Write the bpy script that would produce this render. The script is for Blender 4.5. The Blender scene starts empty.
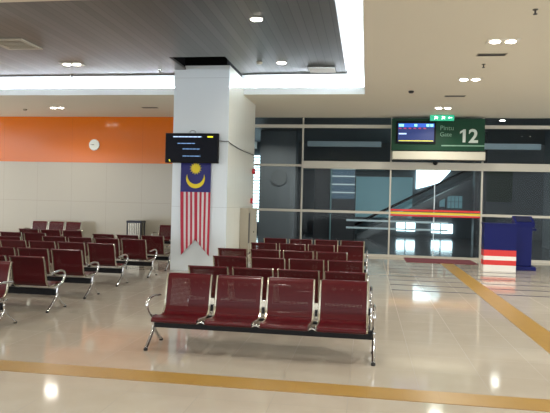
import bpy, bmesh, math, random
from mathutils import Vector, Matrix
S = bpy.context.scene
C = S.collection
random.seed(4)

# ------------------------------------------------------------------ camera
YAW, PITCH, ROLL, FPX = .1545, -.0100, .0248, 588.0
F = Vector((-math.sin(YAW)*math.cos(PITCH), math.cos(YAW)*math.cos(PITCH), math.sin(PITCH)))
R0 = Vector((math.cos(YAW), math.sin(YAW), 0)); U0 = R0.cross(F)
RR = R0*math.cos(ROLL)+U0*math.sin(ROLL); UU = U0*math.cos(ROLL)-R0*math.sin(ROLL)
cd = bpy.data.cameras.new('camera'); cam = bpy.data.objects.new('camera', cd); C.objects.link(cam)
cd.sensor_width = 36; cd.lens = FPX/550*36; cd.clip_start = .05; cd.clip_end = 300
M = Matrix((RR, UU, -F)).transposed().to_4x4(); M.translation = Vector((0, 0, 1.6)); cam.matrix_world = M
S.camera = cam

# ------------------------------------------------------------------ world, exposure
w = bpy.data.worlds.new('world'); S.world = w; w.use_nodes = True
bg = w.node_tree.nodes['Background']; bg.inputs[0].default_value = (.90, .95, 1.0, 1); bg.inputs[1].default_value = 3.1
S.view_settings.view_transform = 'Standard'; S.view_settings.look = 'None'
S.view_settings.gamma = 1; S.view_settings.exposure = 0; S.view_settings.use_curve_mapping = False
LAMP_W = 36.0        # each downlight
COVE = 34.0           # cove tube emission strength
LAMP_COL = (1.0, .95, .86)

# ------------------------------------------------------------------ materials
def lin(c):
    return tuple(((v/255)/12.92 if v/255 <= .04045 else (((v/255)+.055)/1.055)**2.4) for v in c)+(1,)
def mat(name, rgb, rough=.5, metal=0, spec=.5, emit=0, coat=0, ecol=None, var=0, vscale=4):
    m = bpy.data.materials.new(name); m.use_nodes = True; nt = m.node_tree; b = nt.nodes['Principled BSDF']
    b.inputs['Base Color'].default_value = lin(rgb); b.inputs['Roughness'].default_value = rough
    b.inputs['Metallic'].default_value = metal; b.inputs['Specular IOR Level'].default_value = spec
    b.inputs['Coat Weight'].default_value = coat; b.inputs['Coat Roughness'].default_value = .06
    if emit:
        b.inputs['Emission Color'].default_value = lin(ecol or rgb); b.inputs['Emission Strength'].default_value = emit
    if var:   # slight procedural mottling
        n = nt.nodes.new('ShaderNodeTexNoise'); n.inputs['Scale'].default_value = vscale; n.inputs['Detail'].default_value = 3
        t = nt.nodes.new('ShaderNodeTexCoord'); nt.links.new(t.outputs['Object'], n.inputs['Vector'])
        r = nt.nodes.new('ShaderNodeMapRange'); r.inputs[3].default_value = 1-var; r.inputs[4].default_value = 1+var
        nt.links.new(n.outputs[0], r.inputs[0])
        v = nt.nodes.new('ShaderNodeHueSaturation'); v.inputs['Color'].default_value = lin(rgb)
        nt.links.new(r.outputs[0], v.inputs['Value']); nt.links.new(v.outputs[0], b.inputs['Base Color'])
    return m
class NT:
    def __init__(s, m): s.nt = m.node_tree; s.b = s.nt.nodes['Principled BSDF']
    def n(s, t, **k):
        x = s.nt.nodes.new(t)
        for a, v in k.items(): setattr(x, a, v)
        return x
    def l(s, a, b): s.nt.links.new(a, b)
    def math(s, op, a, b=None, c=None):
        x = s.n('ShaderNodeMath', operation=op)
        for i, v in enumerate((a, b, c)):
            if v is None: continue
            if hasattr(v, 'links'): s.l(v, x.inputs[i])
            else: x.inputs[i].default_value = v
        return x.outputs[0]
    def coords(s):
        t = s.n('ShaderNodeTexCoord'); q = s.n('ShaderNodeSeparateXYZ'); s.l(t.outputs['Object'], q.inputs[0]); return t, q
    def line(s, v, pitch, off, width):     # 1 inside a thin joint line
        a = s.math('SUBTRACT', v, off-width/2); f = s.math('FLOORED_MODULO', a, pitch); return s.math('LESS_THAN', f, width)
    def mix(s, fac, c1, c2):
        x = s.n('ShaderNodeMix', data_type='RGBA')
        s.l(fac, x.inputs[0])
        for i, c in ((6, c1), (7, c2)):
            if hasattr(c, 'links'): s.l(c, x.inputs[i])
            else: x.inputs[i].default_value = c
        return x.outputs[2]

def floor_material():
    m = mat('polished_tile', (196, 180, 152), .07, spec=.55); k = NT(m); t, q = k.coords()
    j = k.math('MAXIMUM', k.line(q.outputs[0], .6, -.11, .006), k.line(q.outputs[1], .6, 4.57, .006))
    # every tile has its own slight tone
    fx = k.math('FLOOR', k.math('DIVIDE', k.math('SUBTRACT', q.outputs[0], -.11), .6))
    fy = k.math('FLOOR', k.math('DIVIDE', k.math('SUBTRACT', q.outputs[1], 4.57), .6))
    cb = k.n('ShaderNodeCombineXYZ'); k.l(fx, cb.inputs[0]); k.l(fy, cb.inputs[1])
    wn = k.n('ShaderNodeTexWhiteNoise'); k.l(cb.outputs[0], wn.inputs[0])
    no = k.n('ShaderNodeTexNoise'); no.inputs['Scale'].default_value = 3.5; no.inputs['Detail'].default_value = 5; k.l(t.outputs['Object'], no.inputs['Vector'])
    a = k.mix(no.outputs[0], lin((166, 158, 144)), lin((180, 173, 160)))
    f = k.math('MULTIPLY', wn.outputs[0], .35)
    a = k.mix(f, a, lin((162, 153, 139)))
    k.l(k.mix(j, a, lin((120, 112, 98))), k.b.inputs['Base Color'])
    r = k.math('ADD', k.math('MULTIPLY', j, .3), k.math('MULTIPLY_ADD', no.outputs[0], .05, .055)); k.l(r, k.b.inputs['Roughness'])
    return m
def tactile_material():
    m = mat('tactile_ochre', (194, 150, 72), .3); k = NT(m); t, q = k.coords()
    j = k.math('MAXIMUM', k.line(q.outputs[0], .3, .04, .005), k.line(q.outputs[1], .3, 4.87, .005))
    no = k.n('ShaderNodeTexNoise'); no.inputs['Scale'].default_value = 5; k.l(t.outputs['Object'], no.inputs['Vector'])
    a = k.mix(no.outputs[0], lin((146, 112, 50)), lin((160, 128, 64)))
    k.l(k.mix(j, a, lin((150, 112, 52))), k.b.inputs['Base Color'])
    return m
def slat_material():
    m = mat('ceiling_slats', (104, 102, 100), .34, metal=.5); k = NT(m); t, q = k.coords()
    j = k.line(q.outputs[0], .15, 0, .012)
    fx = k.math('FLOOR', k.math('DIVIDE', q.outputs[0], .15)); wn = k.n('ShaderNodeTexWhiteNoise', noise_dimensions='1D'); k.l(fx, wn.inputs['W'])
    a = k.mix(wn.outputs[0], lin((88, 86, 84)), lin((104, 101, 98)))
    k.l(k.mix(j, a, lin((70, 68, 68))), k.b.inputs['Base Color']); return m
def panel_material(name, rgb, px, ox, pz, oz, rough, axis=0, spec=.5):
    m = mat(name, rgb, rough, spec=spec); k = NT(m); t, q = k.coords()
    j = k.math('MAXIMUM', k.line(q.outputs[axis], px, ox, .008), k.line(q.outputs[2], pz, oz, .01))
    c = tuple(int(v*.89) for v in rgb)
    k.l(k.mix(j, lin(rgb), lin(c)), k.b.inputs['Base Color']); return m
def perforated():
    m = mat('maroon_steel', (74, 13, 20), .3, metal=0, spec=.22, coat=.12); k = NT(m)
    u = k.n('ShaderNodeUVMap'); q = k.n('ShaderNodeSeparateXYZ'); k.l(u.outputs[0], q.inputs[0])
    P = .014
    # uv in metres: u across the seat from its middle, v along the profile
    a = k.math('SUBTRACT', k.math('FLOORED_MODULO', q.outputs[0], P), P/2); b = k.math('SUBTRACT', k.math('FLOORED_MODULO', q.outputs[1], P), P/2)
    r = k.math('SQRT', k.math('ADD', k.math('MULTIPLY', a, a), k.math('MULTIPLY', b, b)))
    hole = k.math('LESS_THAN', r, .0029)
    ins = k.math('LESS_THAN', k.math('ABSOLUTE', q.outputs[0]), .20)
    v = k.math('ABSOLUTE', q.outputs[1]); iv = k.math('MULTIPLY', k.math('GREATER_THAN', v, .06), k.math('LESS_THAN', v, .36))
    h = k.math('MULTIPLY', hole, k.math('MULTIPLY', ins, iv))
    k.l(k.math('SUBTRACT', 1, h), k.b.inputs['Alpha']); return m
def glass_material():
    m = bpy.data.materials.new('clear_glass'); m.use_nodes = True; nt = m.node_tree; nt.nodes.clear()
    o = nt.nodes.new('ShaderNodeOutputMaterial'); tr = nt.nodes.new('ShaderNodeBsdfTransparent'); tr.inputs[0].default_value = (.83, .88, .89, 1)
    g = nt.nodes.new('ShaderNodeBsdfGlossy'); g.inputs['Roughness'].default_value = .02
    fr = nt.nodes.new('ShaderNodeFresnel'); fr.inputs[0].default_value = 1.17
    mx = nt.nodes.new('ShaderNodeMixShader'); nt.links.new(fr.outputs[0], mx.inputs[0]); nt.links.new(tr.outputs[0], mx.inputs[1]); nt.links.new(g.outputs[0], mx.inputs[2])
    nt.links.new(mx.outputs[0], o.inputs[0]); return m

FLOOR = floor_material(); TACT = tactile_material(); SLAT = slat_material()
BEIGE = mat('warm_plaster', (222, 216, 200), .85, spec=.2, var=.015, vscale=.7)
COVEW = mat('white_cove_paint', (225, 228, 228), .8, spec=.2)
DARKV = mat('void_shade', (26, 26, 28), .9, spec=.1)  # near-black colour stands in for shade above the ceiling and in the vent
WALLP = panel_material('cream_glossy_panels', (172, 165, 148), 1.2, .1, 1.27, .15, .12)
ORANGE = panel_material('orange_glossy_panels', (206, 104, 10), 2.4, .1, 30, -10, .13)
PILLF = panel_material('grey_white_panels', (214, 222, 226), 40, 30, 1.42, 0, .22)
PILLS = panel_material('white_side_panels', (222, 222, 210), 1.0, .3, 1.42, 0, .14, axis=1)
ALU = mat('cream_aluminium', (190, 186, 172), .4, metal=.1)
CHROME = mat('chrome', (205, 205, 205), .13, metal=1)
STEEL = mat('satin_steel', (192, 187, 172), .24, metal=.9)
BLACK = mat('black_powder_coat', (12, 12, 15), .4, spec=.2)
RUBBER = mat('black_rubber', (20, 20, 20), .7)
MAROON = perforated()
GLASS = glass_material()
TVB = mat('black_plastic', (12, 12, 14), .45, spec=.15)
TVS = mat('dark_screen', (10, 12, 18), .4, spec=.1, emit=.25, ecol=(14, 18, 30))
TXT = mat('lit_text_white', (190, 215, 255), .4, emit=1.0)
TXTB = mat('lit_text_blue', (110, 150, 200), .4, emit=.7)
TXTY = mat('lit_text_yellow', (230, 225, 40), .4, emit=.9)
FBLUE = mat('flag_blue', (40, 42, 112), .7); FRED = mat('flag_red', (176, 34, 62), .7); FWHT = mat('flag_white', (205, 200, 200), .7); FYEL = mat('flag_yellow', (228, 205, 38), .6)
GREEN = mat('gate_sign_green', (12, 62, 40), .4, spec=.25); SIGNW = mat('sign_white', (200, 210, 202), .5); SIGNG = mat('sign_pale_green', (120, 160, 138), .5)
BARW = mat('cream_plastic', (200, 196, 178), .4); DGREY = mat('dark_grey', (52, 52, 54), .5); VENT = mat('vent_cream', (168, 160, 142), .5)
EXG = mat('exit_green', (40, 170, 130), .4, emit=.8); EXW = mat('exit_white', (220, 255, 240), .4, emit=2.2)
LIT = mat('lamp_lens', (255, 250, 240), .3, emit=30, ecol=(255, 246, 232)); RIM = mat('lamp_rim', (220, 216, 205), .4)
COVEL = mat('cove_tube', (235, 246, 255), .3, emit=COVE*3.2, ecol=(232, 244, 255))
MBLUE = mat('counter_blue', (12, 21, 86), .45, spec=.2); SRED = mat('stripe_red', (205, 40, 34), .35); SWHT = mat('stripe_white', (228, 226, 220), .35); SYEL = mat('stripe_yellow', (226, 204, 50), .4)
MAT_ = mat('maroon_coir', (92, 24, 36), .9, var=.1, vscale=60); NAVY = mat('navy_line', (34, 36, 62), .5, spec=.2)
CALLR = mat('call_point_red', (190, 24, 40), .4)
ODARK = mat('outside_dark_wall', (98, 101, 104), .6); OFLOOR = mat('outside_floor', (66, 68, 72), .1); OCOL = mat('outside_column', (104, 108, 112), .5)
OBLK = mat('outside_black_clad', (36, 37, 41), .5); OTEAL = mat('outside_teal_panel', (92, 124, 128), .35); OBEAM = mat('outside_light_beam', (205, 220, 226), .5)
DAY = mat('daylight_pane', (215, 240, 250), .4, emit=6, ecol=(220, 245, 252)); DAYD = mat('dim_daylight_pane', (150, 190, 200), .4, emit=.30, ecol=(130, 175, 182))
OGREEN = mat('outside_green_panel', (40, 58, 34), .6)

# ------------------------------------------------------------------ mesh helpers
def box(bm, x0, x1, y0, y1, z0, z1, mi=0, bev=0):
    vs = [bm.verts.new((x, y, z)) for z in (z0, z1) for y in (y0, y1) for x in (x0, x1)]
    fs = [bm.faces.new([vs[i] for i in f]) for f in ((0, 2, 3, 1), (4, 5, 7, 6), (0, 1, 5, 4), (2, 6, 7, 3), (1, 3, 7, 5), (0, 4, 6, 2))]
    for f in fs: f.material_index = mi
    if bev:
        es = list({e for f in fs for e in f.edges})
        bmesh.ops.bevel(bm, geom=es, offset=bev, segments=2, affect='EDGES', profile=.5)
    return vs
def tube(bm, pts, r, n=10, mi=0, caps=True, flat=1.0):
    pts = [Vector(p) for p in pts]; rings = []; ref = None
    for i, p in enumerate(pts):
        d = (pts[min(i+1, len(pts)-1)]-pts[max(i-1, 0)]).normalized()
        if ref is None: ref = Vector((1, 0, 0)) if abs(d.x) < .9 else Vector((0, 1, 0))
        a = (ref-d*ref.dot(d)).normalized(); b = d.cross(a); ref = a
        rr = r[i] if isinstance(r, (list, tuple)) else r
        rings.append([bm.verts.new(p+a*math.cos(2*math.pi*k/n)*rr*flat+b*math.sin(2*math.pi*k/n)*rr) for k in range(n)])
    for A, B in zip(rings, rings[1:]):
        for k in range(n):
            f = bm.faces.new((A[k], A[(k+1) % n], B[(k+1) % n], B[k])); f.material_index = mi; f.smooth = True
    if caps: bm.faces.new(rings[0][::-1]).material_index = mi; bm.faces.new(rings[-1]).material_index = mi
def smooth_path(pts, n=4):
    P = [Vector(p) for p in pts]; out = []
    for i in range(len(P)-1):
        a, b, c, d = P[max(i-1, 0)], P[i], P[i+1], P[min(i+2, len(P)-1)]
        for j in range(n):
            t = j/n; out.append(.5*((2*b)+(c-a)*t+(2*a-5*b+4*c-d)*t*t+(3*b-a-3*c+d)*t**3))
    out.append(P[-1]); return out
def disc(bm, c, r, ax, h, n=20, mi=0):     # short cylinder, axis 'x','y','z', from c along +axis by h
    e = {'x': (Vector((0, 1, 0)), Vector((0, 0, 1)), Vector((1, 0, 0))), 'y': (Vector((0, 0, 1)), Vector((1, 0, 0)), Vector((0, 1, 0))), 'z': (Vector((1, 0, 0)), Vector((0, 1, 0)), Vector((0, 0, 1)))}[ax]
    c = Vector(c); R = [[bm.verts.new(c+e[2]*t+(e[0]*math.cos(2*math.pi*k/n)+e[1]*math.sin(2*math.pi*k/n))*r) for k in range(n)] for t in (0, h)]
    for k in range(n):
        f = bm.faces.new((R[0][k], R[0][(k+1) % n], R[1][(k+1) % n], R[1][k])); f.smooth = True; f.material_index = mi
    bm.faces.new(R[0][::-1]).material_index = mi; bm.faces.new(R[1]).material_index = mi
def prism(bm, poly, y0, y1, mi=0):   # polygon in (x,z) extruded along y
    A = [bm.verts.new((x, y0, z)) for x, z in poly]; B = [bm.verts.new((x, y1, z)) for x, z in poly]; n = len(poly)
    bm.faces.new(A).material_index = mi; bm.faces.new(B[::-1]).material_index = mi
    for k in range(n): bm.faces.new((A[k], B[k], B[(k+1) % n], A[(k+1) % n])).material_index = mi
def link(name, bm, mats, parent=None, fix=True):
    if fix: bmesh.ops.recalc_face_normals(bm, faces=bm.faces)
    me = bpy.data.meshes.new(name); bm.to_mesh(me); bm.free()
    for m in (mats if isinstance(mats, (list, tuple)) else [mats]): me.materials.append(m)
    o = bpy.data.objects.new(name, me); C.objects.link(o)
    if parent: o.parent = parent
    return o
def tag(o, label, cat, group=None, kind=None):
    if label: o['label'] = label
    if cat: o['category'] = cat
    if group: o['group'] = group
    if kind: o['kind'] = kind
    return o
def empty(name, loc, label, cat, group=None, rz=0):
    o = bpy.data.objects.new(name, None); C.objects.link(o); o.location = loc; o.rotation_euler = (0, 0, rz); o.empty_display_size = .1
    return tag(o, label, cat, group)
def struct(name, boxes, mats, parent=None):
    bm = bmesh.new()
    for b in boxes: box(bm, *b)
    o = link(name, bm, mats, parent)
    if not parent: o['kind'] = 'structure'
    return o
def bx(name, boxes, mats, parent=None, bev=0):
    bm = bmesh.new()
    for b in boxes: box(bm, *b[:6], mi=(b[6] if len(b) > 6 else 0), bev=bev)
    return link(name, bm, mats, parent)
def copy_tree(o, parent=None):
    c = o.copy(); C.objects.link(c)
    if parent: c.parent = parent
    for ch in list(o.children): copy_tree(ch, c)
    return c
def text_mesh(name, body, size, loc, material, parent, bold=0, spacing=1.0):
    cu = bpy.data.curves.new('t', 'FONT'); cu.body = body; cu.size = size; cu.extrude = .004; cu.offset = bold; cu.space_character = spacing
    o = bpy.data.objects.new('t', cu); C.objects.link(o); bpy.context.view_layer.update()
    me = bpy.data.meshes.new_from_object(o.evaluated_get(bpy.context.evaluated_depsgraph_get())); bpy.data.objects.remove(o)
    me.name = name; me.materials.clear(); me.materials.append(material)
    n = bpy.data.objects.new(name, me); C.objects.link(n); n.rotation_euler = (math.pi/2, 0, 0); n.location = loc; n.parent = parent
    return n

# ------------------------------------------------------------------ room shell
YW, ZC, ZG = 17.88, 4.16, 4.44
XL, XR, YB = -17, 13, -14
struct('floor', [(XL, XR, YB, YW+.12, -.2, 0)], FLOOR)
struct('wall_back', [(XL, -4.25, YW, YW+.15, 0, 2.68)], WALLP)
struct('trim_1', [(XL, -4.25, YW-.012, YW+.15, 2.68, ZC)], ORANGE)
# beige lower ceiling round the raised bay
cb = struct('ceiling', [(XL, XR, YB, 7.23, ZC, ZC+.17), (XL, XR, 14.04, YW+.12, ZC, ZC+.17), (-.106, XR, 7.23, 14.04, ZC, ZC+.17)], BEIGE)
struct('trim_2', [(XL, -.118, 14.026, 14.038, ZC+.001, ZC+.18), (-.118, -.106, 7.23, 14.038, ZC+.001, ZC+.18)], COVEW, cb)
struct('ceiling_cove', [(XL, .12, 14.22, 14.3, ZC+.17, 4.95), (.08, .16, 7.0, 14.3, ZC+.17, 4.95), (XL, .12, 6.95, 7.03, ZC+.17, 4.95), (XL, .16, 6.95, 14.3, 4.95, 5.0)], COVEW, cb)
# grey slatted ceiling, open round the pillar head
PX0, PX1, PY0, PY1 = -4.28, -3.03, 12.55, 15.6
OX0, OX1, OY0 = -4.02, -2.86, 11.42
struct('ceiling.001', [(XL, OX0, 7.7, 13.03, ZG, ZG+.05), (OX1, -.52, 7.7, 13.03, ZG, ZG+.05), (OX0, OX1, 7.7, OY0, ZG, ZG+.05)], SLAT)
struct('edge_angle', [(XL, OX0, 13.03, 13.05, ZG-.012, ZG+.06), (OX1, -.50, 13.03, 13.05, ZG-.012, ZG+.06)], DGREY, bpy.data.objects['ceiling.001'])
struct('plenum_shade', [(-4.5, -2.6, 11.0, 13.0, 4.82, 4.86), (OX0-.02, OX1+.02, OY0-.02, OY0, ZG+.05, 4.82), (OX1, OX1+.02, OY0, 13.0, ZG+.05, 4.82), (OX0-.02, OX0, OY0, 12.5, ZG+.05, 4.82)], DARKV, bpy.data.objects['ceiling.001'])  # dark slabs added to shade the gap round the pillar head
# cove tubes lying on the ledge
bm = bmesh.new(); tube(bm, [(-14.5, 14.14, ZC+.195), (-.15, 14.14, ZC+.195)], .016, 8)
tag(link('cove_light', bm, COVEL), 'long white strip light hidden on the ceiling ledge facing the camera', 'light', 'strip lights in the ceiling cove')
bm = bmesh.new(); tube(bm, [(.0, 7.1, ZC+.195), (.0, 14.0, ZC+.195)], .016, 8)
tag(link('cove_light', bm, COVEL), 'white strip light hidden on the right-hand ceiling ledge running away from the camera', 'light', 'strip lights in the ceiling cove')

# glazed wall in bays
mull = [-4.2, -1.99, .66, 3.28, 5.93, 8.6, 11.3]
for i, (a, b) in enumerate(zip(mull, mull[1:])):
    door = i == 2
    e = bpy.data.objects.new('door_1' if door else 'window_%d' % (i+1 if i < 2 else i), None); C.objects.link(e); e.location = (a, YW, 0); e['kind'] = 'structure'
    W = b-a; h = .045
    fr = [(-h if i == 0 else 0, h, -.05, .07, 0, ZC), (h, W-.0, -.03, .05, 1.28, 1.355), (h, W, -.03, .05, 0, .07), (h, W, -.03, .05, 3.84, 3.94)]
    if i == 0: fr.append((h, W, -.03, .05, 2.66, 2.73))
    if i == len(mull)-2: fr.append((W-h, W+h, -.05, .07, 0, ZC))
    bx('frame', fr, ALU, e)
    bx('glass', [(h, W, .005, .015, .07, ZC)], GLASS, e)
    if door:
        bx('safety_stripe', [(h, W, -.034, -.031, 1.385, 1.44, 0), (h, W, -.036, -.031, 1.30, 1.36, 1), (h, W, -.034, -.031, 1.235, 1.285, 0)], [SRED, SYEL], e)
        bx('door_leaf_frame', [(W/2-.012, W/2+.012, -.01, .03, .07, 2.61)], OBEAM, e)
struct('trim_3', [(-1.95, 11.3, YW-.12, YW+.05, 2.61, 2.83)], ALU)

# floor markings
o = bx('tactile_paving', [(XL, 11, 4.87, 5.17, 0, .004)], TACT); tag(o, 'long ochre tactile strip crossing the floor in front of the benches', 'tactile paving', 'ochre guide strips in the floor')
o = bx('tactile_paving', [(2.02, 2.36, 5.17, 16.5, 0, .004)], TACT); tag(o, 'ochre tactile strip running away to the maroon doormat at the gate', 'tactile paving', 'ochre guide strips in the floor')
nth = ['nearest', 'second nearest', 'third nearest', 'fourth nearest', 'third farthest', 'second farthest', 'farthest']
for k in range(7):
    y = 11.1+.72*k
    o = bx('floor_stripe', [(.5, 2.01, y, y+.05, 0, .003), (2.37, 3.6+.06*k, y, y+.05, 0, .003)], NAVY)
    tag(o, '%s of the thin dark lines across the floor before the gate' % nth[k], 'floor marking', 'thin dark lines across the floor before the gate')

# ------------------------------------------------------------------ pillar
p = empty('pillar', ((PX0+PX1)/2, (PY0+PY1)/2, 0), 'wide pale panelled pillar carrying the black screen and the hanging flag', 'pillar')
ox, oy = -(PX0+PX1)/2, -(PY0+PY1)/2
def pb(*b): return (b[0]+ox, b[1]+ox, b[2]+oy, b[3]+oy, b[4], b[5])
bx('front_cladding', [pb(PX0, PX1, PY0, PY0+.03, 0, 4.53)], PILLF, p)
bx('side_cladding', [pb(PX1-.03, PX1, PY0+.03, PY1, 0, 4.53)], PILLS, p)
bx('side_cladding', [pb(PX0, PX0+.03, PY0+.03, PY1, 0, 4.53)], PILLS, p)
bx('core', [pb(PX0+.08, PX1-.08, PY0+.08, PY1-.05, 0, 4.9)], DARKV, p)

# ------------------------------------------------------------------ screen on the pillar
t = empty('wall_screen', (-3.80, PY0, 2.70), 'black flat screen with lines of small lit text high on the pillar', 'screen')
W2, H2 = .60, .325
bm = bmesh.new(); box(bm, -W2, W2, -.16, -.09, -H2, H2, bev=.008); o = link('casing', bm, TVB, t)
def tilt(o): o.rotation_euler = (math.radians(3), 0, math.radians(0)); return o
bx('display', [(-W2+.03, W2-.03, -.163, -.160, -H2+.035, H2-.03)], TVS, t)
for (a, b, z, m) in ((-.42, .22, .245, TXT), (-.32, .07, .10, TXTB), (-.2, .18, -.02, TXTB), (-.2, .2, -.175, TXTB)):
    x = a; random.seed(int(z*1000)+77)
    while x < b:
        ww = random.choice((.05, .07, .09, .11)); hh = .011 if m is TXT else .009
        bx('word', [(x, min(x+ww, b), -.1655, -.163, z-hh, z+hh)], m, t); x += ww+.012
bx('word', [(.35, .475, -.1655, -.163, .232, .262)], TXTY, t)
bm = bmesh.new(); prism(bm, [(-.51, -.25), (-.49, -.25), (-.49, -.285), (-.47, -.285), (-.47, -.295), (-.5, -.295)], -.1655, -.163); link('corner_mark', bm, TXTY, t)
bx('wall_bracket', [(-.16, .16, -.09, -.06, -.14, .14), (-.05, .05, -.06, -.001, -.10, .10)], DGREY, t)
bm = bmesh.new(); tube(bm, smooth_path([(-.07, -.12, H2-.01), (-.05, -.10, H2+.05), (.0, -.09, H2+.065), (.05, -.1, H2+.05), (.07, -.12, H2-.01)]), .006, 6); link('cable_loop', bm, DGREY, t)
# cable leading round the pillar corner
bm = bmesh.new()
tube(bm, smooth_path([(-3.22, 12.47, 2.87), (-3.15, 12.53, 2.87), (-3.04, 12.535, 2.865), (-3.012, 12.56, 2.86), (-3.015, 13.0, 2.83), (-3.015, 14.0, 2.80), (-3.015, 15.55, 2.80)], 4), .010, 6)
tag(link('cable', bm, DGREY), 'thin grey cable running from the screen round the pillar side', 'cable')

# ------------------------------------------------------------------ flag
fx0, fx1, ft, fm = -4.065, -3.385, 2.40, 1.745; fyb = 12.50
fl = empty('hanging_flag', (-3.725, fyb, 0), 'vertical flag with crescent and star above red and white stripes, swallow-tailed', 'flag')
bm = bmesh.new()
def fy(x, z): return .012*math.sin(x*14+z*2)*max(0, min(1, (2.4-z)/1.4))
def low(u):      # swallow tail, u in 0..1
    return .35+.34*(1-abs(u-.5)*2)+.0*u
nx, nz = 28, 22
cols = 14
for i in range(nx):
    for (za, zb, nn, top) in ((1, 0, 8, True), (0, 0, nz, False)):
        for j in range(nn):
            q = []
            for (di, dj) in ((0, 0), (1, 0), (1, 1), (0, 1)):
                u = (i+di)/nx; x = (u-.5)*.68; tt = (j+dj)/nn
                z = ft-(ft-fm)*tt if top else fm-(fm-low(u))*tt
                if not top: x *= 1-.06*tt
                q.append(bm.verts.new((x-.0+(.02*tt if not top else 0), fy(x, z), z)))
            f = bm.faces.new(q); f.smooth = True
            if top: f.material_index = 0
            else: f.material_index = 1 if (i*13//nx) % 2 == 0 else 2
bmesh.ops.remove_doubles(bm, verts=bm.verts, dist=.0005)
o = link('cloth', bm, [FBLUE, FRED, FWHT], fl, fix=False); sm = o.modifiers.new('s', 'SOLIDIFY'); sm.thickness = .004
bm = bmesh.new()
pts = []
for k in range(25):
    a = math.radians(155+k*230/24); pts.append((math.cos(a)*.213, 2.04+math.sin(a)*.213))
for k in range(25):
    a = math.radians(362-k*184/24); pts.append((math.cos(a)*.19, 2.124+math.sin(a)*.205))
A = [Vector((x, 0, z)) for x, z in pts]
for k in range(24):
    v = [A[k], A[k+1], A[48-k], A[49-k]]
    for y in (-.016, -.012):
        bm.faces.new([bm.verts.new(q+Vector((0, y, 0))) for q in v])
bmesh.ops.remove_doubles(bm, verts=bm.verts, dist=.0002)
link('crescent', bm, FYEL, fl, fix=False)
bm = bmesh.new(); pts = []
for k in range(28):
    a = 2*math.pi*k/28; r = .14 if k % 2 == 0 else .088; pts.append((math.cos(a+.11)*r, 2.262+math.sin(a+.11)*r))
prism(bm, pts, -.016, -.012); link('star', bm, FYEL, fl)
bm = bmesh.new(); tube(bm, [(-.36, 0, ft), (.36, 0, ft)], .012, 8); link('rod', bm, STEEL, fl)

# ------------------------------------------------------------------ pillar side: cabinet and call points
c = empty('service_cabinet', (PX1+.095, 14.45, 0), 'low cream cabinet against the side of the pillar', 'cabinet')
bm = bmesh.new(); box(bm, -.09, .12, -.5, .6, 0, 1.40, bev=.006); link('body', bm, VENT, c)
bx('louvre_strip', [(.121, .126, -.47, -.35, .55, 1.28)], DGREY, c); bx('door', [(.121, .132, -.3, .56, .08, 1.34)], VENT, c)
bm = bmesh.new(); disc(bm, (.132, .12, .80), .02, 'x', .012); link('lock', bm, DGREY, c)
for z, y, l in ((2.37, 15.40, 'upper red fire call point on the pillar side near the glazing'), (1.58, 15.28, 'lower red fire call point on the pillar side above the cabinet')):
    c = empty('call_point', (PX1, y, z), l, 'call point', 'red call points on the pillar')
    bm = bmesh.new()
    if z > 2: disc(bm, (0, 0, 0), .075, 'x', .07)
    else: box(bm, 0, .05, -.06, .06, -.07, .07, bev=.006)
    link('casing', bm, CALLR, c)
    bx('front_plate', [(.051 if z < 2 else .071, .056 if z < 2 else .075, -.03, .03, -.03, .03)], FWHT, c)

# ------------------------------------------------------------------ clock on the orange band
c = empty('wall_clock', (-8.72, YW-.012, 3.25), 'round white clock hanging on the orange wall band', 'clock')
bm = bmesh.new(); disc(bm, (0, -.045, 0), .18, 'y', .045, 32); link('casing', bm, STEEL, c)
bm = bmesh.new(); disc(bm, (0, -.05, 0), .16, 'y', .006, 32); link('dial', bm, mat('dial_white', (214, 218, 208), .4), c)
bx('hour_hand', [(-.075, .0, -.056, -.052, -.006, .006)], DGREY, c); bx('minute_hand', [(-.12, .01, -.060, -.057, -.004+.01, .004+.01)], DGREY, c)

# ------------------------------------------------------------------ gate sign
g = empty('gate_sign', (.67, 17.62, 3.16), 'green gate sign reading 12 above the sliding door', 'sign')
bm = bmesh.new(); box(bm, 0, 2.62, -.05, .06, 0, .93); link('board', bm, GREEN, g)
bx('underline', [(1.42, 2.62, -.056, -.051, .135, .17)], SIGNG, g)
text_mesh('numeral', '2', .54, (2.17, -.052, .25), SIGNW, g, bold=.014)
bm = bmesh.new(); prism(bm, [(2.01, .25), (2.01, .545), (1.93, .495), (1.93, .555), (2.03, .625), (2.09, .625), (2.09, .25)], -.057, -.05); link('numeral', bm, SIGNW, g)
text_mesh('word', 'Pintu', .19, (1.37, -.052, .60), SIGNG, g); text_mesh('word', 'Gate', .17, (1.37, -.052, .42), SIGNG, g)
d = empty('departure_screen', (1.37, 17.57, 3.70), 'small blue flight screen set on the green gate sign', 'screen')
bm = bmesh.new(); box(bm, -.57, .55, -.07, 0, -.34, .31, bev=.006); link('bezel', bm, TVB, d)
bx('display', [(-.52, .50, -.074, -.071, -.29, .24)], mat('screen_blue', (20, 34, 84), .3, emit=.6, ecol=(34, 60, 130)), d)
bx('header_bar', [(-.52, .50, -.077, -.074, .13, .24)], mat('screen_bright_blue', (40, 90, 200), .3, emit=.9), d)
MINT = mat('screen_mint', (150, 235, 190), .3, emit=1.2); SCR = mat('screen_red', (190, 50, 90), .3, emit=.8)
for a_, b_ in ((-.50, -.36), (-.06, .02), (.28, .36), (.39, .47)): bx('header_mark', [(a_, b_, -.08, -.077, .15, .22)], MINT, d)
for k in range(6): bx('word', [(-.50+.14*k, -.43+.14*k, -.08, -.077, .08, .11)], SCR, d)
bx('text_line', [(-.50, -.28, -.08, -.077, -.08, -.04)], TXT, d)
bx('text_line', [(-.50, .48, -.08, -.077, -.275, -.255)], TXTY, d)
a = empty('air_curtain', (2.0, 17.60, 3.01), 'long cream box mounted under the green gate sign', 'air curtain')
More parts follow.
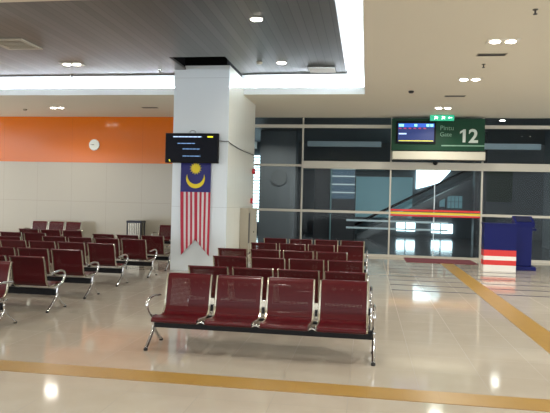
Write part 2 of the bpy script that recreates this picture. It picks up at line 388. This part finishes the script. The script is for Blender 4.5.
bm = bmesh.new(); box(bm, -1.30, 1.30, -.16, .14, -.12, .12, bev=.02); link('casing', bm, BARW, a)
bx('outlet_grille', [(-1.28, 1.28, -.12, .08, -.135, -.12)], BLACK, a)
bx('end_cap', [(1.30, 1.33, -.14, .12, -.12, .12)], BLACK, a)
bx('top_gap_rail', [(-1.30, 1.33, -.1, .12, .12, .148)], BLACK, a)
s = empty('door_sensor', (1.95, 17.70, 2.80), 'small black motion sensor over the middle of the gate door', 'sensor')
bm = bmesh.new(); tube(bm, [(0, 0, .045), (0, 0, .02), (0, -.01, -.02), (0, -.01, -.05)], [.07, .075, .06, .02], 14); link('housing', bm, BLACK, s)

# exit sign hanging under the ceiling
e = empty('exit_sign', (2.04, 17.15, ZC), 'small lit green emergency exit sign hanging from the ceiling', 'exit sign')
bm = bmesh.new(); box(bm, -.33, .33, -.03, .03, -.19, -.03, bev=.006); link('lightbox', bm, EXG, e)
for x_ in (-.19, .19): bx('bracket', [(x_-.01, x_+.01, -.008, .008, -.03, 0)], RIM, e)
bm = bmesh.new()
for cx in (-.17, .03):   # running figures
    bm = bmesh.new(); prism(bm, [(cx-.05, -.15), (cx-.02, -.10), (cx-.05, -.075), (cx-.01, -.06), (cx+.03, -.075), (cx+.06, -.09), (cx+.03, -.105), (cx+.05, -.15), (cx+.02, -.14), (cx, -.115), (cx-.03, -.155)], -.036, -.031); link('running_figure', bm, EXW, e)
bm = bmesh.new()
prism(bm, [(.16, -.105), (.20, -.07), (.20, -.095), (.27, -.095), (.27, -.115), (.20, -.115), (.20, -.14)], -.036, -.031)
link('arrow', bm, EXW, e)

# ------------------------------------------------------------------ lamps
def lamp_light(x, y, z, watt, r):
    l = bpy.data.lights.new('downlight_lamp', 'AREA'); l.shape = 'DISK'; l.size = r; l.energy = watt; l.color = LAMP_COL; l.spread = math.radians(150)
    o = bpy.data.objects.new('downlight_lamp', l); C.objects.link(o); o.location = (0, 0, z); return o
lamp_meshes = {}
def downlight(x, y, z, twin, label, seen=True):
    r = empty('downlight', (x, y, z), label, 'ceiling light', 'twin square downlights' if twin else 'round downlights')
    key = twin; offs = (-.115, .115) if twin else (0,)
    if key not in lamp_meshes:
        bm = bmesh.new(); bl = bmesh.new()
        if twin:
            box(bm, -.24, .24, -.13, .13, -.012, -.001)
            disc(bl, (0, 0, -.020), .075, 'z', .008, 18)
        else:
            disc(bm, (0, 0, -.012), .11, 'z', .011, 24); disc(bl, (0, 0, -.018), .085, 'z', .006, 24)
        A = link('trim_ring', bm, RIM if twin else RIM, r); B = link('lens', bl, LIT, r); lamp_meshes[key] = (A.data, B.data); B.location.x = offs[0]
        if twin: B2 = B.copy(); C.objects.link(B2); B2.location.x = offs[1]
    else:
        A0, B0 = lamp_meshes[key]; o = bpy.data.objects.new('trim_ring', A0); C.objects.link(o); o.parent = r
        for dx in offs: o = bpy.data.objects.new('lens', B0); C.objects.link(o); o.parent = r; o.location.x = dx
    l = lamp_light(x, y, -.03, LAMP_W*(1 if twin else .7)*(1.9 if x > 0 and y > 5 else 1), .3); l.parent = r
L = [(2.02, 9.56, ZC, 1, 'nearest twin downlight in the beige ceiling right of the cove'), (2.0, 12.4, ZC, 1, 'middle twin downlight in the beige ceiling right of the cove'),
     (1.93, 16.04, ZC, 1, 'farthest twin downlight in the beige ceiling, just before the exit sign'), (-9.0, 16.0, ZC, 1, 'twin downlight in the beige ceiling before the orange wall'),
     (-1.78, 9.07, ZG, 0, 'nearer round downlight in the grey ceiling right of the pillar'), (-1.80, 11.97, ZG, 0, 'farther round downlight in the grey ceiling right of the pillar'),
     (-6.36, 11.88, ZG, 1, 'twin downlight in the grey slatted ceiling left of the pillar')]
for x, y, z, tw, lab in L: downlight(x, y, z, tw, lab)
for i, (x, y, z, tw) in enumerate([(5.6, 9.56, ZC, 1), (5.6, 13.4, ZC, 1), (2.0, 5.9, ZC, 1), (5.6, 5.5, ZC, 1), (2.0, 2.0, ZC, 1), (-1.8, 5.0, ZC, 1), (-6.3, 5.0, ZC, 1), (-10.5, 5.0, ZC, 1),
                 (-1.8, .5, ZC, 1), (-6.3, .5, ZC, 1), (5.6, .5, ZC, 1), (-1.8, -4, ZC, 1), (3, -4, ZC, 1), (-6.3, -4, ZC, 1), (-11, 10, ZG, 1), (-6.36, 8.6, ZG, 1), (-13.5, 16, ZC, 1), (-13, 12.5, ZG, 1)]):
    downlight(x, y, z, tw, 'downlight set in the hall ceiling outside the picture')

# ceiling fittings
v = empty('air_diffuser', (-6.65, 10.25, ZG), 'square air vent in the grey ceiling at the left', 'vent')
bx('frame', [(-.36, .36, -.36, -.28, -.018, 0), (-.36, .36, .28, .36, -.018, 0), (-.36, -.28, -.28, .28, -.018, 0), (.28, .36, -.28, .28, -.018, 0)], VENT, v)
bx('louvre_blades', [(-.28, .28, -.28+.09*k, -.24+.09*k, -.014, -.004) for k in range(7)], VENT, v); bx('duct_shade', [(-.28, .28, -.28, .28, -.004, -.001)], DARKV, v)  # flat dark sheet painted as the shade behind the blades
v = empty('access_panel', (-1.02, 12.66, ZG), 'white rectangular panel in the grey ceiling by the cove corner', 'ceiling panel')
bx('panel', [(-.28, .28, -.24, .24, -.02, -.006)], COVEW, v); bx('frame', [(-.30, .30, -.26, .26, -.008, -.001)], DGREY, v)
for x, y, l in ((-6.16, 16.0, 'thin dark slot vent in the beige ceiling above the orange wall'), (2.02, 10.4, 'nearer thin dark slot vent between two twin downlights at the right'), (1.98, 14.3, 'farther thin dark slot vent before the exit sign')):
    v = empty('slot_vent', (x, y, ZC), l, 'vent', 'dark slot vents in the beige ceiling')
    bx('flange', [(-.24, .24, -.09, .09, -.008, -.001)], VENT, v)
    bx('slot', [(-.22, .22, -.065, -.03, -.011, -.008), (-.22, .22, -.015, .02, -.011, -.008), (-.22, .22, .035, .065, -.011, -.008)], DGREY, v)
for x, y, z, l in ((2.09, 8.05, ZC, 'nearest sprinkler head in the beige ceiling at the top right'), (2.02, 11.09, ZC, 'second sprinkler head in the beige ceiling between the twin downlights'), (-6.9, 12.9, ZG, 'sprinkler under the far edge of the grey ceiling, left'), (-4.6, 12.5, ZG, 'sprinkler in the grey ceiling just left of the pillar')):
    v = empty('sprinkler', (x, y, z), l, 'sprinkler', 'sprinklers')
    bm = bmesh.new(); disc(bm, (0, 0, -.01), .035, 'z', .009, 14); link('escutcheon', bm, STEEL, v)
    bm = bmesh.new(); disc(bm, (0, 0, -.06), .012, 'z', .05, 10); disc(bm, (0, 0, -.068), .028, 'z', .006, 12); link('head', bm, STEEL if False else DGREY, v)
for x, y, z, l in ((.93, 13.66, ZC, 'dark smoke detector in the beige ceiling before the gate sign'), (-2.25, 11.9, ZG, 'smoke detector in the grey ceiling beside the pillar'), (-10.2, 16.3, ZC, 'smoke detector in the beige ceiling at the far left')):
    v = empty('smoke_detector', (x, y, z), l, 'smoke detector', 'smoke detectors')
    bm = bmesh.new(); tube(bm, [(0, 0, -.001), (0, 0, -.03), (0, 0, -.05)], [.06, .06, .035], 16); link('base', bm, DGREY if z == ZC and x > 0 else VENT, v)

# ------------------------------------------------------------------ bench kit (front is +y, origin on the floor under the beam)
P = .57
prof_seat = [(.278, .312), (.293, .328), (.288, .346), (.255, .356), (.15, .350), (.05, .336), (-.04, .332), (-.095, .342), (-.125, .365)]
prof_back = [(-.125, .365), (-.150, .41), (-.165, .48), (-.18, .56), (-.20, .65), (-.222, .715), (-.245, .750), (-.272, .760), (-.288, .745)]
def shell(prof, n=3, hw=.241, th=.006, edge=.010):
    pts = [Vector((0, y, z)) for y, z in prof]; P_ = smooth_path(pts, n); bm = bmesh.new(); uv = bm.loops.layers.uv.new('UVMap')
    xs = [-hw, -hw+.006, -hw+.025, -hw*.5, 0, hw*.5, hw-.025, hw-.006, hw]; lift = [edge, edge*.5, 0, 0, 0, 0, 0, edge*.5, edge]
    s = [0]
    for a, b in zip(P_, P_[1:]): s.append(s[-1]+(b-a).length)
    grid = []
    for i, p_ in enumerate(P_):
        d = (P_[min(i+1, len(P_)-1)]-P_[max(i-1, 0)]).normalized(); nrm = Vector((0, d.z, -d.y)); 
        if (nrm.z < 0 and abs(nrm.z) > abs(nrm.y)) or (abs(nrm.y) >= abs(nrm.z) and nrm.y < 0): nrm = -nrm
        grid.append([(bm.verts.new(p_+Vector((x, 0, 0))+nrm*l), x, s[i]) for x, l in zip(xs, lift)])
    for i in range(len(grid)-1):
        for j in range(len(xs)-1):
            q = [grid[i][j], grid[i][j+1], grid[i+1][j+1], grid[i+1][j]]
            f = bm.faces.new([v[0] for v in q]); f.smooth = True
            for lp, v in zip(f.loops, q): lp[uv].uv = (v[1], v[2])
    return bm
def bar_along(prof, x, w, off, th, n=3):
    P_ = smooth_path([Vector((x, y, z)) for y, z in prof], n); bm = bmesh.new(); R = []
    for i, p_ in enumerate(P_):
        d = (P_[min(i+1, len(P_)-1)]-P_[max(i-1, 0)]).normalized(); nrm = Vector((0, d.z, -d.y))
        R.append([bm.verts.new(p_+Vector((a, 0, 0))+nrm*b) for a, b in ((-w, off-th), (w, off-th), (w, off+th), (-w, off+th))])
    for A, B in zip(R, R[1:]):
        for k in range(4): bm.faces.new((A[k], A[(k+1) % 4], B[(k+1) % 4], B[k]))
    bm.faces.new(R[0]); bm.faces.new(R[-1][::-1]); return bm
frame_prof = [(.262, .325), (.20, .338), (.10, .330), (0, .320), (-.08, .327), (-.128, .365), (-.156, .41), (-.172, .48), (-.187, .56), (-.207, .65), (-.226, .715), (-.243, .755)]
kit = {}
def kit_mesh(key, fn, mats):
    if key not in kit:
        bm = fn(); bmesh.ops.recalc_face_normals(bm, faces=bm.faces); me = bpy.data.meshes.new(key); bm.to_mesh(me); bm.free()
        for m in mats: me.materials.append(m)
        kit[key] = me
    return kit[key]
def part(name, me, parent, loc=(0, 0, 0), solid=0):
    o = bpy.data.objects.new(name, me); C.objects.link(o); o.parent = parent; o.location = loc
    if solid: s_ = o.modifiers.new('thickness', 'SOLIDIFY'); s_.thickness = solid; s_.offset = 0
    return o
def leg_bm():
    bm = bmesh.new()
    tube(bm, smooth_path([(0, .01, .325), (0, 0, .27), (0, .0, .215), (0, .03, .165), (0, .11, .095), (0, .19, .04), (0, .225, .02)]), .017, 10)
    tube(bm, smooth_path([(0, .005, .28), (0, -.005, .20), (0, -.04, .155), (0, -.12, .09), (0, -.20, .04), (0, -.235, .02)]), .017, 10)
    disc(bm, (0, .23, 0), .021, 'z', .022, 12, 1); disc(bm, (0, -.24, 0), .021, 'z', .022, 12, 1)
    return bm
def arm_bm():
    bm = bmesh.new()
    tube(bm, smooth_path([(0, -.06, .315), (0, .04, .325), (0, .13, .36), (0, .20, .42), (0, .215, .48), (0, .17, .525), (0, .06, .54), (0, -.06, .53), (0, -.175, .52)]), .0155, 10)
    return bm
def bracket_bm(dark=False):
    bm = bmesh.new(); box(bm, -.024, .024, -.10, -.045, .315, .34); return bm
def cap_bm():
    bm = bmesh.new(); box(bm, -.014, .014, -.150, -.128, .38, .45, bev=.003); return bm
def link_plate_bm():
    bm = bmesh.new(); box(bm, -.024, .024, -.165, -.150, .345, .52, bev=.003); return bm
def hook_bm():
    bm = bmesh.new(); tube(bm, smooth_path([(-.05, .275, .318), (-.02, .288, .333), (0, .284, .340), (.03, .288, .333), (.05, .275, .318)]), .009, 8); return bm
def make_bench(n):
    root = empty('bench', (0, 0, 0), 'x', 'bench'); W = n*P/2
    for k in range(n):
        x = -W+P*(k+.5)
        part('seat', kit_mesh('seat', lambda: shell(prof_seat), [MAROON]), root, (x, 0, 0), .005)
        part('backrest', kit_mesh('backrest', lambda: shell(prof_back, edge=-.0), [MAROON]), root, (x, 0, 0), .005)
        for s in (-1, 1):
            part('side_frame', kit_mesh('side_frame%d' % s, lambda s=s: bar_along(frame_prof, s*.252, .0085, 0, .010), [STEEL]), root, (x, 0, 0))
        if k:
            part('joining_bracket', kit_mesh('bracket', bracket_bm, [BLACK]), root, (x-P/2, 0, 0))
            part('bracket_cap', kit_mesh('cap', cap_bm, [BLACK]), root, (x-P/2, 0, 0))
            part('link_plate', kit_mesh('link_plate', link_plate_bm, [STEEL]), root, (x-P/2, 0, 0))
            part('front_clip', kit_mesh('clip', hook_bm, [CHROME]), root, (x-P/2, 0, 0))
    bm = bmesh.new(); box(bm, -W-.02, W+.02, -.035, .035, .205, .29, bev=.004); link('beam', bm, BLACK, root)
    for s in (-1, 1):
        part('leg', kit_mesh('leg', leg_bm, [CHROME, RUBBER]), root, (s*(W+.035), 0, 0))
        part('armrest', kit_mesh('armrest', arm_bm, [CHROME]), root, (s*(W+.035), 0, 0))
    return root
proto = {}
def bench(n, xr, ytop, face_cam, label, group):
    """xr: right-hand end as the camera sees it; ytop: depth of the top of the backs"""
    if n not in proto: proto[n] = make_bench(n); r = proto[n]
    else: r = copy_tree(proto[n])
    y = ytop-.26 if face_cam else ytop+.26
    r.location = (xr-n*P/2, y, 0); r.rotation_euler = (0, 0, math.pi if face_cam else 0)
    r['label'] = label; r['group'] = group; return r
GC = 'benches in the central block'; GL = 'benches in the left block'
bench(4, 0.07, 6.35, True, 'front maroon four-seat bench facing the camera in the centre', GC)
bench(4, 0.05, 7.14, False, 'maroon bench back to back with the front centre bench', GC)
bench(4, 0.01, 8.5, False, 'second maroon bench behind the front centre bench, beside the pillar front', GC)
bench(4, -0.27, 9.88, False, 'central maroon bench shifted left of its neighbours, third behind the front one', GC)
bench(4, 0.0, 11.45, False, 'second farthest maroon bench of the central block', GC)
bench(4, 0.0, 12.95, False, 'farthest maroon bench of the central block, nearest the glazing', GC)
bench(4, -4.3, 6.72, True, 'maroon bench cut by the left picture edge, facing the camera', GL)
bench(4, -4.28, 7.38, False, 'maroon bench back to back with the one cut by the left edge', GL)
bench(4, -4.33, 8.55, False, 'second maroon bench back in the left block, its back to the camera', GL)
bench(4, -4.4, 9.9, False, 'third maroon bench back in the left block', GL)
bench(4, -4.3, 11.15, False, 'fourth maroon bench back in the left block, its end near the pillar', GL)
bench(3, -4.36, 12.35, False, 'maroon bench with its right end just beside the pillar foot', GL)
GF = 'benches at the far left'
bench(3, -6.75, 13.3, False, 'farthest maroon bench with its back to the camera at the left', GF)
bench(4, -6.95, 12.0, False, 'far left maroon bench in line beyond the bench beside the pillar foot', GF)
bench(4, -6.75, 10.75, False, 'maroon bench at the left picture edge in line with the fourth bench', GF)
bench(3, -8.85, 17.42, True, 'maroon three-seat bench against the cream wall below the clock', GF)
bench(3, -4.62, 17.42, True, 'maroon bench against the cream wall half hidden by the pillar', GF)

# ------------------------------------------------------------------ litter bin at the wall
b = empty('litter_bin', (-7.09, 17.45, 0), 'dark-topped slatted bin stand against the cream wall', 'bin')
bx('lid', [(-.25, .25, -.17, .17, .80, .87)], mat('bin_navy', (28, 30, 48), .4), b, bev=.008)
bx('post', [(-.24, -.20, -.16, -.12, 0, .80)], DGREY, b); bx('post', [(.20, .24, -.16, -.12, 0, .80)], DGREY, b)
bx('post', [(-.24, -.20, .12, .16, 0, .80)], DGREY, b); bx('post', [(.20, .24, .12, .16, 0, .80)], DGREY, b)
bx('slatted_body', [(-.20+.058*k, -.20+.058*k+.03, -.14, .14, .05, .80) for k in range(7)], STEEL, b)
bx('bottom_tray', [(-.2, .2, -.14, .14, .02, .05)], DGREY, b)

# ------------------------------------------------------------------ doormat, counter, kiosk
bm = bmesh.new(); box(bm, 1.12, 3.02, 16.5, 17.76, .0, .014, bev=.004)
tag(link('doormat', bm, MAT_), 'maroon doormat on the floor before the sliding gate door', 'doormat')
c = empty('counter', (3.27, 15.27, 0), 'dark blue counter with red and white stripes round its base', 'counter')
X0, X1, D = -.385, .37, .16
bx('body', [(X0, X1, -D, D, .52, 1.15)], MBLUE, c); bx('countertop', [(X0-.02, X1+.02, -D-.02, D+.02, 1.15, 1.18)], MBLUE, c)
bx('red_band', [(X0-.004, X1+.004, -D-.004, D, .37, .52)], SRED, c); bx('white_band', [(X0-.004, X1+.004, -D-.004, D, .27, .37)], SWHT, c)
bx('red_band', [(X0-.004, X1+.004, -D-.004, D, .15, .27)], SRED, c); bx('plinth', [(X0-.004, X1+.004, -D-.004, D, 0, .15)], SWHT, c)
k = empty('kiosk', (3.98, 15.75, 0), 'slim dark blue self-service kiosk standing right of the striped counter', 'kiosk')
bm = bmesh.new(); box(bm, -.28, .24, -.26, .2, 0, .10, bev=.01); link('base', bm, MBLUE, k)
bm = bmesh.new(); box(bm, -.27, .15, -.16, .14, .10, 1.12, bev=.015); link('pedestal', bm, MBLUE, k)
bm = bmesh.new(); 
A = [(-.17, 1.08), (-.18, 1.20), (.14, 1.36), (.17, 1.34), (.16, 1.08)]
V0 = [bm.verts.new((-.272, y, z)) for y, z in A]; V1 = [bm.verts.new((.20, y, z)) for y, z in A]
bm.faces.new(V0); bm.faces.new(V1[::-1])
for i in range(5): bm.faces.new((V0[i], V1[i], V1[(i+1) % 5], V0[(i+1) % 5]))
link('head', bm, MBLUE, k)
bm = bmesh.new(); sl = [(-.155, 1.216), (.11, 1.349)]
q = [bm.verts.new(v) for v in ((-.22, sl[0][0], sl[0][1]), (.14, sl[0][0], sl[0][1]), (.14, sl[1][0], sl[1][1]), (-.22, sl[1][0], sl[1][1]))]; bm.faces.new(q)
o = link('screen', bm, mat('kiosk_screen', (20, 26, 60), .08), k); so = o.modifiers.new('t', 'SOLIDIFY'); so.thickness = .006
bx('tray', [(.12, .26, -.1, .1, 1.0, 1.06)], MBLUE, k)

# ------------------------------------------------------------------ beyond the glazing
BLUEG = mat('outside_blue_glass', (70, 92, 112), .3)
struct('floor.001', [(-16, 16, YW+.12, 34, -.2, -.002)], OFLOOR)
struct('ceiling.002', [(-16, 16, YW+.12, 34, 4.6, 4.75)], ODARK)
struct('wall_far', [(-16, 16, 30, 30.2, 0, 4.6), (-16.2, -16, YW, 30, 0, 4.6), (16, 16.2, YW, 30, 0, 4.6)], ODARK)
def ofar(name, boxes, m, label, cat, group=None):
    bm = bmesh.new()
    for b in boxes: box(bm, *b)
    return tag(link(name, bm, m), label, cat, group)
w4 = bpy.data.objects.new('window_6', None); C.objects.link(w4); w4['kind'] = 'structure'; w4.location = (-6.1, 29.9, 0)
bx('pane', [(0, .95, 0, .05, .5, 3.9)], DAY, w4); bx('blind_slats', [(0, .95, -.03, 0, .55+.17*k, .60+.17*k) for k in range(20)], OCOL, w4)
w4 = bpy.data.objects.new('window_7', None); C.objects.link(w4); w4['kind'] = 'structure'; w4.location = (2.3, 29.9, 2.45)
bm = bmesh.new(); prism(bm, [(.1, .85), (1.75, .85), (1.2, .22), (.1, -.1)], 0, .05); link('pane', bm, DAY, w4)
w5 = bpy.data.objects.new('window_8', None); C.objects.link(w5); w5['kind'] = 'structure'; w5.location = (3.55, 29.9, 1.45)
bx('pane', [(.35, 1.1, 0, .05, 0, .6), (0, .25, 0, .05, .05, .45)], DAYD, w5); bx('glazing_bar', [(.35+.18*i, .37+.18*i, -.02, 0, 0, .6) for i in range(5)]+[(.35, 1.1, -.02, 0, .3, .32)], ODARK, w5)
w6 = bpy.data.objects.new('window_9', None); C.objects.link(w6); w6['kind'] = 'structure'; w6.location = (1.3, 29.9, .0)  # glowing panes stand in for the bright low reflections beyond the door
bx('pane', [(.2, 1.1, 0, .05, .25, .7), (1.9, 2.9, 0, .05, .2, .65)], DAY, w6); bx('glazing_bar', [(.6, .66, -.02, 0, .25, .7), (2.3, 2.36, -.02, 0, .2, .65)], ODARK, w6)
# teal glazed partition and escalator
ofar('glazed_partition', [(-.6, 2.2, 29.5, 29.56, .9, 2.9)], DAYD, 'pale teal lit partition far behind the gate glazing', 'partition')
es = empty('escalator', (1.2, 27.2, 0), 'escalator rising to the right beyond the gate door', 'escalator')
for yy in (-.55, .55):
    bm = bmesh.new(); prism(bm, [(-1.6, .3), (-1.6, .55), (3.4, 3.2), (3.4, 2.95)], yy-.03, yy+.03); link('balustrade', bm, GLASS, es)
    bm = bmesh.new(); tube(bm, [(-1.7, yy, .6), (3.4, yy, 3.28)], .05, 8); link('handrail', bm, BLACK, es)
bm = bmesh.new(); prism(bm, [(-1.6, -.0), (-1.6, .15), (3.4, 2.8), (3.4, 2.55), (-1.2, .0)], -.5, .5); link('step_truss', bm, OCOL, es)
ofar('round_plaque_column', [(-4.6, -3.05, 25, 26, 0, 4.6)], OCOL, 'wide grey column beyond the glazing just right of the pillar', 'column', 'columns beyond the glazing')
bm = bmesh.new(); disc(bm, (-3.75, 24.95, 2.6), .35, 'y', .05, 24); tag(link('round_plaque', bm, ODARK), 'dim round plaque on the grey column beyond the glazing', 'plaque')
ofar('dark_column', [(-2.3, -.5, 26, 27, 0, 3.1)], OBLK, 'wide black block standing beyond the glazing, left of the gate', 'column', 'columns beyond the glazing')
cb_ = empty('glazed_booth', (-.95, 25.6, 0), 'blue glazed booth in front of the black block beyond the glazing', 'booth')
bx('blue_panel', [(-.55, .42, 0, .3, 1.75, 3.0)], BLUEG, cb_); bx('plinth', [(-.55, .42, 0, .3, 0, 1.75)], OBLK, cb_)
for zz in (2.0, 2.35, 2.7, 3.02): bx('rail', [(-.55, .44, -.04, 0, zz, zz+.05)], OBEAM, cb_)
bx('post', [(-.62, -.57, -.03, .03, 0, 3.1)], OTEAL, cb_)
ofar('slim_column', [(4.35, 4.8, 25, 25.5, 0, 4.6)], OBLK, 'slim dark column seen through the right of the gate door', 'column', 'columns beyond the glazing')
ofar('grey_column', [(7.0, 7.8, 24, 25, 0, 4.6)], OCOL, 'grey column beyond the glazing at the right picture edge', 'column', 'columns beyond the glazing')
ofar('light_beam', [(-2.6, .55, 25.4, 25.6, 4.0, 4.22)], OBEAM, 'pale horizontal beam beyond the glazing left of the gate sign', 'beam', 'pale beams beyond the glazing')
ofar('light_beam', [(4.2, 6.7, 24.4, 24.6, 3.85, 4.08)], OBEAM, 'pale blue beam beyond the glazing right of the gate sign', 'beam', 'pale beams beyond the glazing')
ofar('light_beam', [(-6.5, -4.7, 24.6, 24.8, 3.8, 4.1)], OBEAM, 'pale beam beyond the glazing beside the pillar edge', 'beam', 'pale beams beyond the glazing')
ofar('low_beam', [(-3.2, .8, 28.4, 28.6, 3.15, 3.35)], OTEAL, 'lower teal beam beyond the glazing above the black block', 'beam', 'pale beams beyond the glazing')
ofar('green_panel', [(5.2, 6.9, 29.7, 29.9, 1.8, 3.4)], OGREEN, 'dark green panel far behind the right-hand glazing', 'panel')
ofar('low_barrier', [(-.8, 3.2, 24, 24.1, .55, .62), (-.8, 3.2, 24, 24.1, .85, .92)], OBEAM, 'pale rail barrier low behind the gate door', 'barrier')
for x, y, l in ((-4.2, 23, 'small lamp beyond the glazing beside the pillar'), (4.6, 21.5, 'small lamp beyond the glazing right of the gate sign'), (-1.2, 23.5, 'small lamp beyond the glazing above the pale beam'), (1.5, 22.5, 'small lamp beyond the glazing behind the gate sign')):
    r = empty('downlight', (x, y, 4.6), l, 'ceiling light', 'lamps beyond the glazing')
    for nme, me in zip(('trim_ring', 'lens'), lamp_meshes[0]):
        o = bpy.data.objects.new(nme, me); C.objects.link(o); o.parent = r
    lo = lamp_light(0, 0, -.03, 90, .3); lo.parent = r
